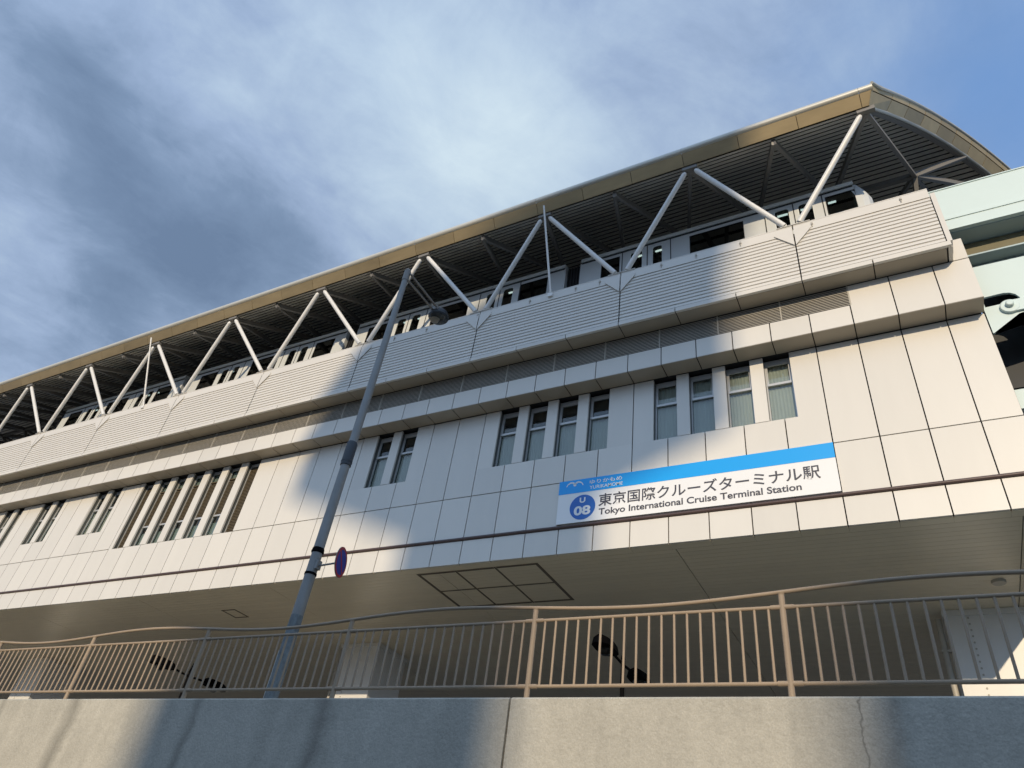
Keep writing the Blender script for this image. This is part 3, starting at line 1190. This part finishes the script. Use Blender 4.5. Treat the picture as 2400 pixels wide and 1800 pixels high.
def train_car(k):
    x1 = 1.35 - 9.0 * k if k == 0 else -7.57 - 9.0 * (k - 1)
    x0 = -7.06 if k == 0 else x1 - 8.49
    X = lambda u: x0 + u if k % 2 == 0 else x1 - u            # alternate cars are handed
    car = thing('train_car', car_labels[k], 'train', ((x0 + x1) / 2 * TK, 14.47, 13.2 * TK), 'cars of the stopped train')
    zf, zr = 13.2, 17.11
    # openings measured from the left end of the leading car
    win = [(.72, 1.33, 'w'), (1.66, 2.06, 'd'), (2.36, 2.68, 'd'), (3.50, 5.06, 'w'), (5.90, 6.30, 'd'), (6.53, 6.92, 'd')]
    if k == 0:
        win.append((7.24, 8.0, 'w'))
    else:
        win = [(.62, 1.62, 'w'), (1.88, 2.28, 'd'), (2.52, 2.92, 'd'), (3.6, 5.1, 'w'), (5.60, 6.0, 'd'), (6.23, 6.62, 'd'), (7.0, 7.95, 'w')]
    spans = sorted([tuple(sorted((X(a), X(c)))) + (t,) for a, c, t in win])
    b = MB()
    t_ = .05
    zt_ = 16.96
    xe_ = x1 if k else x1 - .42
    # side wall between the openings
    cur = x0
    for a, c, tt in spans:
        zb = 16.19 if tt == 'w' else 15.3
        b.box(cur, a, TY0, TY0 + t_, zf, zr)
        b.box(a, c, TY0, TY0 + t_, zf, zb)
        b.box(a, c, TY0, TY0 + t_, zt_, zr)
        cur = c
    b.box(cur, xe_, TY0, TY0 + t_, zf, zr)
    b.box(x0, xe_, TY1 - t_, TY1, zf, zr)
    b.box(x0, xe_, TY0 + t_, TY1 - t_, zf, zf + .5)
    b.box(x0, x0 + .06, TY0 + t_, TY1 - t_, zf + .5, zr)
    b.box(xe_ - .06, xe_, TY0 + t_, TY1 - t_, zf + .5, zr)
    tfit(b)
    b_body = b
    b = MB()
    b.box(x0 - .50, x0 - .005, TY0 + .16, TY1 - .16, zf + .1, 17.22)
    for i in range(5):
        b.box(x0 - .48 + i * .10, x0 - .44 + i * .10, TY0 + .12, TY0 + .159, zf + .1, 17.22)
    tfit(b).build('gangway', RUBBER, car)
    b = MB()
    if k == 0:                                                # rounded nose
        prof = [(xe_, 0), (xe_ + .16, .02), (xe_ + .30, .10), (xe_ + .38, .24), (xe_ + .42, .5)]
        ring = [(x, TY0 + d) for x, d in prof] + [(x, TY1 - d) for x, d in prof[::-1]]
        n = len(ring)
        vs = [(x, y, zf) for x, y in ring] + [(x - .02, y, 16.7) for x, y in ring] + [(x - .10, y + (.02 if y < 14.8 else -.02), 17.0) for x, y in ring] + [(xe_ + (x - xe_) * .4, y + (.12 if y < 14.8 else -.12), 17.3) for x, y in ring]
        fs = [(j * n + i, j * n + i + 1, (j + 1) * n + i + 1, (j + 1) * n + i) for j in range(3) for i in range(n - 1)] + [tuple(range(3 * n, 4 * n))]
        b.raw(vs, fs, True)
    tfit(b)
    b_body.raw(b.v, b.f, False)
    b = b_body
    b.build('body', TRAINW, car)
    b = MB()
    xr = xe_ + (.02 if k == 0 else 0)
    b.prism_yz([(TY0 - .03, 17.14), (TY0 - .03, 17.285), (TY0 + .10, 17.33), (TY0 + .7, 17.38), (TY1 - .7, 17.38), (TY1 - .10, 17.33), (TY1 + .03, 17.285), (TY1 + .03, 17.14)], x0 + .03, xr - .02)
    tfit(b).build('roof', TRAINR, car)
    b = MB()
    b.box(x0 + .05, xr - .05, TY0 - .004, TY1 + .004, 17.075, 17.139)
    dsp = [s_ for s_ in spans if s_[2] == 'd']
    for i in range(0, len(dsp), 2):                           # door edges and meeting seam
        a, c = dsp[i][0] - .25, dsp[i + 1][1] + .25
        mid = (dsp[i][1] + dsp[i + 1][0]) / 2
        for x in (a, mid, c):
            b.box(x - .014, x + .014, TY0 - .006, TY0 - .0005, zf + .3, 17.08)
    tfit(b).build('door_seal', RUBBER, car)
    b = MB()
    b.box(x0 + .07, xe_ - .07, TY1 - .35, TY1 - .30, zf + .6, 17.0)
    b.box(x0 + .07, xe_ - .07, TY0 + .06, TY1 - .36, 17.03, 17.08)
    b.box(x0 + .4, xe_ - .4, TY1 - 1.0, TY1 - .40, zf + .6, 15.2)
    for i in range(8):                                        # grab poles
        x = x0 + .7 + i * .95
        b.tube((x, TY0 + .5, zf + .5), (x, TY0 + .5, 17.02), .016, n=6)
    tfit(b).build('interior', TRAIND, car)
    b = MB()
    for a, c, tt in spans:
        if tt == 'd':
            m_ = (a + c) / 2
            b.box(m_ - .14, m_ + .14, TY0 + .22, TY0 + .27, 17.0, 17.028)
    if k == 0:
        b.box(X(7.3), X(7.5), TY0 + .25, TY0 + .30, 17.0, 17.028)
    tfit(b).build('ceiling_lamp', LIGHT, car)
    for a, c, tt in spans:
        zb = 16.19 if tt == 'w' else 15.3
        f = MB()
        w_ = .018
        f.box(a, a + w_, TY0 + .004, TY0 + .045, zb, zt_)
        f.box(c - w_, c, TY0 + .004, TY0 + .045, zb, zt_)
        f.box(a + w_, c - w_, TY0 + .004, TY0 + .045, zb, zb + w_)
        f.box(a + w_, c - w_, TY0 + .004, TY0 + .045, zt_ - w_, zt_)
        for xx, sx_ in ((a + w_, 1), (c - w_, -1)):            # rounded corners
            for zz, sz_ in ((zb + w_, 1), (zt_ - w_, -1)):
                f.prism_xz([(xx, zz), (xx + sx_ * .07, zz), (xx + sx_ * .02, zz + sz_ * .02), (xx, zz + sz_ * .07)], TY0 + .004, TY0 + .045)
        wn = tfit(f).build('window', RUBBER if tt == 'w' else TRAINR, car)
        p = MB()
        p.box(a + w_, c - w_, TY0 + .02, TY0 + .028, zb + w_, zt_ - w_)
        tfit(p).build('pane', DGLASS, wn)


for k in range(4):
    train_car(k)

# ------------------------------------------------------------------ guideway girder
gw = thing('guideway_girder', 'pale teal steel guideway girder running on from the station end', 'bridge', (8, 14, 9))
GY = 13.0
GX1 = 40.0
b = MB()
b.box(2.32, GX1, GY, GY + .06, 14.17, 15.22)
b.box(2.32, GX1, GY - .02, GY + .08, 15.205, 15.235)
b.box(2.32, GX1, GY - .05, GY + .06, 14.10, 14.165)
b.box(2.32, GX1, GY - .03, GY + .04, 13.79, 14.095)
b.box(2.32, GX1, GY - .05, GY + .05, 13.755, 13.785)
b.build('side_panel', TEAL, gw)
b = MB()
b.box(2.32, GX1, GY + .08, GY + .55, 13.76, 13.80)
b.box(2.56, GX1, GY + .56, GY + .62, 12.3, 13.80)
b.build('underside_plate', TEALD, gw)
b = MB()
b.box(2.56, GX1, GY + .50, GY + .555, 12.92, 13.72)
b.build('inner_web', WEBSHADE, gw)
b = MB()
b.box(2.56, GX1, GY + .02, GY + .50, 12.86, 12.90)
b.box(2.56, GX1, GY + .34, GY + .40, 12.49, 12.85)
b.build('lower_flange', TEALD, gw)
# end plate with a rounded slot
slot = [(2.585, 11.305), (2.585, 11.575), (2.80, 11.59), (2.97, 11.595), (3.07, 11.57), (3.155, 11.50), (3.20, 11.40), (3.205, 11.33)]
outer = [(2.555, 12.485), (9.0, 12.485), (9.0, 11.33)]
b = MB()


def plate(poly, y0, y1):
    b.prism_xz(poly, y0, y1)


# upper half above the slot, split so that no face is concave
plate([(2.555, 12.485), (2.555, 11.575), (2.585, 11.575), (2.80, 11.59), (2.97, 11.595), (2.97, 12.485)], GY, GY + .05)
plate([(2.97, 12.485), (2.97, 11.595), (3.07, 11.57), (3.155, 11.50), (3.20, 11.40), (3.205, 11.33), (9.0, 11.33), (9.0, 12.485)], GY, GY + .05)
plate([(2.555, 11.305), (2.555, 10.62), (2.565, 10.60), (3.09, 10.98), (9.0, 12.0), (9.0, 11.329), (3.205, 11.329)], GY + .001, GY + .051)
b.box(2.555, 2.59, GY + .002, GY + .049, 11.306, 11.574)
b.build('end_plate', TEAL, gw)
b = MB()
Mx = Matrix.Rotation(math.radians(90), 3, 'X')
b.lathe([(.17, 0), (.17, .05), (.155, .06)], 24, (2.98, GY - .001, 11.18), M=Mx)
b.lathe([(.075, .06), (.075, .11), (.05, .13)], 18, (2.98, GY - .001, 11.20), M=Mx)
b.box(2.98, 4.2, GY - .055, GY - .002, 11.03, 11.32)
b.build('hinge_bracket', TEAL, gw)
b = MB()
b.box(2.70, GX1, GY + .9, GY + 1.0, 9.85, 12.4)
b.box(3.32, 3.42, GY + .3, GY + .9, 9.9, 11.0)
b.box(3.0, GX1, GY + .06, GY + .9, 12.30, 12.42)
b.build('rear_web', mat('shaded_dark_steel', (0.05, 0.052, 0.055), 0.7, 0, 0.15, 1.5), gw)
b = MB()
b.box(2.60, GX1, GY + .35, GY + .75, 8.98, 9.42)
b.build('bottom_chord', TEAL, gw)
b = MB()
b.path([(2.5, GY + 2.0, 10.72), (3.4, GY + 2.0, 10.55), (6, GY + 2.0, 10.3), (12, GY + 2, 10.0)], .02, 6)
b.path([(2.5, GY + 2.0, 10.42), (3.4, GY + 2.0, 10.50), (6, GY + 2.0, 10.8), (12, GY + 2, 11.4)], .014, 6)
tag(b.build('overhead_cable', RUBBER), 'thin dark cables crossing the gap below the teal girder', 'cable')

# ------------------------------------------------------------------ street lamp
px, py = -8.49, 8.0
lamp = thing('street_lamp', 'tall grey tapered street lamp pole leaning across the view with one arm', 'street lamp', (px, py, 1.2))
b = MB()
zt0, zt1 = 1.2, 11.42
rad = lambda z: .104 + (.062 - .104) * (z - zt0) / (zt1 - zt0)
b.path([(px, py, zt0 + (zt1 - zt0) * i / 24) for i in range(25)], [rad(zt0 + (zt1 - zt0) * i / 24) for i in range(25)], 28)
b.lathe([(.22, 1.2), (.22, 1.23), (.12, 1.30)], 24, (px, py, 0))
b.build('pole', GALV, lamp)
b = MB()
b.path([(px, py, 1.31 + (3.55 - 1.31) * i / 8) for i in range(9)], [rad(1.31 + (3.55 - 1.31) * i / 8) + .0025 for i in range(9)], 28, False)
b.build('weathered_base', mat('weathered_pole', (0.15, 0.175, 0.185), 0.7, 0.1, 0.75, 17, stretch=(1, 1, .55), bump=0.3, bscale=50, detail=9), lamp)
b = MB()
b.lathe([(rad(6.35) + .014, 6.33), (rad(6.4) + .017, 6.36), (rad(6.4) + .017, 6.80), (rad(6.8) + .008, 6.83)], 28, (px, py, 0))
b.lathe([(rad(6.35) + .022, 6.40), (rad(6.4) + .022, 6.415)], 28, (px, py, 0))
b.build('sleeve', SLEEVE, lamp)
b = MB()
b.lathe([(rad(4.7) + .006, 4.61), (rad(4.7) + .012, 4.615), (rad(4.7) + .012, 4.68), (rad(4.7) + .006, 4.70)], 28, (px, py, 0))
b.lathe([(rad(4.7) + .018, 4.63), (rad(4.7) + .018, 4.645)], 28, (px, py, 0))
b.lathe([(rad(4.24) + .010, 4.225), (rad(4.24) + .010, 4.262)], 28, (px, py, 0))
b.build('band', BLACK, lamp)
b = MB()
# a paler strip on the left of the foot
for za, zb in ((2.30, 2.62), (2.625, 2.98)):
    ring = []
    for i in range(9):
        a = math.radians(185 + i * 8)
        ring.append((math.cos(a), math.sin(a)))
    for i in range(8):
        r0, r1 = rad(za) + .006, rad(zb) + .006
        b.face([(px + ring[i][0] * r0, py + ring[i][1] * r0, za), (px + ring[i + 1][0] * r0, py + ring[i + 1][1] * r0, za),
                (px + ring[i + 1][0] * r1, py + ring[i + 1][1] * r1, zb), (px + ring[i][0] * r1, py + ring[i][1] * r1, zb)])
b.build('pale_patch', STICK, lamp)
b = MB()
for dx in (-.0, .10):
    b.tube((px + dx, py, 11.30 + dx * .9), (px + dx, py + 1.22, 11.36 + dx * .4), .024, n=10)
b.tube((px, py, 11.2), (px, py, 11.50), .075, n=18)
b.lathe([(.078, 11.50), (.05, 11.56), (.01, 11.58)], 18, (px, py, 0))
b.box(px - .03, px + .14, py + 1.10, py + 1.26, 11.33, 11.43)
b.build('arm', TRUSS, lamp)
b = MB()
lc = (px + .04, py + 1.34, 0)
b.lathe([(.05, 11.47), (.13, 11.46), (.20, 11.42), (.225, 11.36), (.232, 11.26), (.22, 11.235)], 28, lc)
b.lathe([(.24, 11.30), (.246, 11.28), (.24, 11.26)], 28, lc)
hd = b.build('lamp_head', mat('dark_grey_lamp', (0.028, 0.032, 0.036), 0.45, 0.3, 0.15, 6), lamp)
b = MB()
b.lathe([(.21, 11.234), (.18, 11.19), (.11, 11.15), (.02, 11.14)], 24, lc)
b.build('lamp_glass', mat('lamp_bowl', (0.05, 0.052, 0.05), 0.12, 0, 0.6, 9), hd)
b = MB()
b.lathe([(.05, 11.133), (.09, 11.142), (.13, 11.150)], 16, (lc[0] - .03, lc[1] - .05, 0))
b.build('bulb_cover', mat('lamp_inner', (0.22, 0.22, 0.20), 0.3, 0, 0.5, 14), hd)

# round no parking sign on the pole
dz, dxx = 4.40, -7.90
nps = thing('parking_sign', 'round blue no parking sign with a red rim on the lamp pole', 'sign', (dxx, py, dz))
nrm_ = Vector((.93, .36, 0)).normalized()
e1 = Vector((-nrm_.y, nrm_.x, 0))
e2 = Vector((0, 0, 1))
ctr = Vector((dxx, py, dz))


def disc(b, r0, r1, off, n=44):
    o_ = ctr + nrm_ * off
    for i in range(n):
        a, c = 2 * math.pi * i / n, 2 * math.pi * (i + 1) / n
        A = lambda r, t: o_ + (e1 * math.cos(t) + e2 * math.sin(t)) * r
        if r0 == 0:
            b.face([o_, A(r1, a), A(r1, c)])
        else:
            b.face([A(r0, a), A(r1, a), A(r1, c), A(r0, c)])


RS = .245
b = MB()
for i in range(44):
    a, c = 2 * math.pi * i / 44, 2 * math.pi * (i + 1) / 44
    A = lambda t, off: ctr + nrm_ * off + (e1 * math.cos(t) + e2 * math.sin(t)) * RS
    b.face([A(a, -.012), A(c, -.012), A(c, 0), A(a, 0)])
disc(b, 0, RS, -.012)
disc(b, 0, RS, 0)
b.build('plate', GALV, nps)
b = MB()
disc(b, 0, .200, .002)
b.build('blue_face', NAVY, nps)
b = MB()
disc(b, .198, RS - .004, .003)
o_ = ctr + nrm_ * .004
d1 = (e1 * -1 + e2).normalized()
d2 = (e1 + e2).normalized()
b.face([o_ + d1 * .2 + d2 * .022, o_ + d1 * .2 - d2 * .022, o_ - d1 * .2 - d2 * .022, o_ - d1 * .2 + d2 * .022])
b.build('red_rim', RED, nps)
b = MB()
b.tube((px + .085, py, dz - .02), tuple(ctr - nrm_ * .013), .016, n=10)
b.box(px + .07, px + .13, py - .05, py + .05, dz - .08, dz + .07)
b.build('bracket', GALV, nps)

# ------------------------------------------------------------------ road lamps under the soffit
for x, yc_, lab in ((-6.24, 16.35, 'black twin headed road lamp behind the railing, beneath the right half of the name sign'),
                    (-21.5, 16.45, 'black twin headed road lamp behind the railing, left of the grey lamp pole')):
    rl = thing('road_lamp', lab, 'street lamp', (x, yc_, 1.2), 'road lamps under the station')
    b = MB()
    b.tube((x, yc_, 1.2), (x, yc_, 5.62), .07, .05, n=14)
    b.tube((x, yc_, 1.2), (x, yc_, 1.8), .11, n=14)
    b.lathe([(.06, 5.6), (.03, 5.72), (.008, 5.9)], 12, (x, yc_, 0))
    b.build('pole', BLACK, rl)
    for s_ in (-1, 1):
        b = MB()
        b.tube((x, yc_, 5.47), (x, yc_ + s_ * .75, 5.52), .032, n=8)
        b.build('arm', BLACK, rl)
        b = MB()
        ya, yb = yc_ + s_ * .68, yc_ + s_ * 1.62
        prof = [(.10, 0), (.20, .12), (.235, .45), (.20, .80), (.10, .94)]
        vs, fs = [], []
        for r, d in prof:
            y = ya + s_ * d
            hgt = .12 + .14 * (r / .235)
            for dx, dz_ in ((-r, 5.44), (r, 5.44), (r * .8, 5.44 + hgt * .7), (0, 5.44 + hgt), (-r * .8, 5.44 + hgt * .7)):
                vs.append((x + dx, y, dz_))
        for i in range(4):
            for k in range(5):
                fs.append((i * 5 + k, i * 5 + (k + 1) % 5, (i + 1) * 5 + (k + 1) % 5, (i + 1) * 5 + k))
        fs += [(4, 3, 2, 1, 0), (20, 21, 22, 23, 24)]
        b.raw(vs, fs)
        h_ = b.build('lamp_head', BLACK, rl)
        b = MB()
        b.lathe([(.16, 5.438), (.14, 5.36), (.07, 5.31)], 16, (x, (ya + yb) / 2, 0))
        b.build('lamp_glass', mat('dark_bowl', (0.006, 0.006, 0.006), 0.3, spec=0.3), h_)

# ------------------------------------------------------------------ unseen casters behind the viewer, added and shaped for their shade
TYC = -80.0


def back(x, y, z):
    k = (TYC - y)
    return x + k * (SUN_DIR.x / SUN_DIR.y), z + k * (SUN_DIR.z / SUN_DIR.y)


def prism_sun(b, poly, y0, y1):
    """a block whose plan runs square to the evening sun"""
    k = SUN_DIR.x / SUN_DIR.y
    n = len(poly)
    vs = [(x + (y0 - TYC) * k, y0, z) for x, z in poly] + [(x + (y1 - TYC) * k, y1, z) for x, z in poly]
    b.raw(vs, [tuple(range(n)), tuple(range(2 * n - 1, n - 1, -1))] + [(i, (i + 1) % n, n + (i + 1) % n, n + i) for i in range(n)])


def shade_pts(lst):
    return [back(*p) for p in lst]


tw = thing('shadow_tower', 'unseen flared tower shape added behind the viewer to cast the broad facade shade', 'tower', (18, TYC, -H))  # made up; its outline is drawn back from the shade on the facade
sh = shade_pts([(-8.1, 6.3, 1.4), (-11.0, 12.96, 7.9), (-3.25, 6.3, 1.4), (-5.65, 12.96, 7.9)])
hd_ = shade_pts([(-11.1, 12.96, 8.25), (-15.6, 12.96, 10.2), (-13.7, 12.0, 13.6), (-8.89, 11.1, 16.63), (-1.23, 11.1, 17.83), (-2.35, 12.0, 13.7), (-2.55, 12.96, 10.1), (-5.68, 12.96, 8.75)])
b = MB()
prism_sun(b, [(sh[0][0], -H), (sh[2][0], -H), (sh[3][0], hd_[7][1] + .0), (sh[1][0], hd_[0][1] + .0)], TYC - 2, TYC + 3)
b.build('shaft', TOWERM, tw)
b = MB()
prism_sun(b, hd_, TYC - 2.1, TYC + 2)
b.build('caster_head', TOWERM, tw)
bk = thing('shadow_block', 'unseen plain block added behind the viewer to shade the right of the wall', 'building', (30, TYC, -H))  # unseen block added to shade the right end of wall and railing
e_ = back(-.62, 6.3, 2.0)
b = MB()
prism_sun(b, [(e_[0], -H), (e_[0] + 30, -H), (e_[0] + 30, 33.6), (e_[0], 33.6)], TYC - 14, TYC)
b.build('wall', TOWERM, bk)
b = MB()
for i in range(9):
    for j in range(9):
        b.box(e_[0] + 1.2 + i * 3.2, e_[0] + 3.2 + i * 3.2, TYC + .003, TYC + .03, 1.5 + j * 3.4, 3.4 + j * 3.4)
b.build('window_band', DGLASS, bk)
# low row added out of view to shade the street and block low sky
SHADEROWC = mat('shade_row_render', (0.16, 0.15, 0.14), 0.85, 0, 0.12, 0.8)
for x0, x1, zt, lab in ((-75, -31, 6.6, 'unseen low grey block at the left of the row added to shade the street'),
                        (-30.5, 14, 6.9, 'unseen low grey block in the middle of the row added to shade the street'),
                        (14.5, 70, 6.4, 'unseen low grey block at the right of the row added to shade the street')):
    sb = thing('shade_row_block', lab, 'building', ((x0 + x1) / 2, -18, -H), 'unseen row added for shade')
    b = MB()
    b.box(x0, x1, -24, -12, -H, zt - .25)
    b.box(x0 - .1, x1 + .1, -24.1, -11.85, zt - .249, zt)
    b.build('wall', SHADEROWC, sb)
    for i in range(int((x1 - x0) / 3.4)):
        xa = x0 + 1 + i * 3.4
        for z0 in (-.9, 2.5):
            b = MB()
            b.box(xa, xa + 2.2, -11.99, -11.96, z0, z0 + 1.9)
            b.build('window', DGLASS, sb)
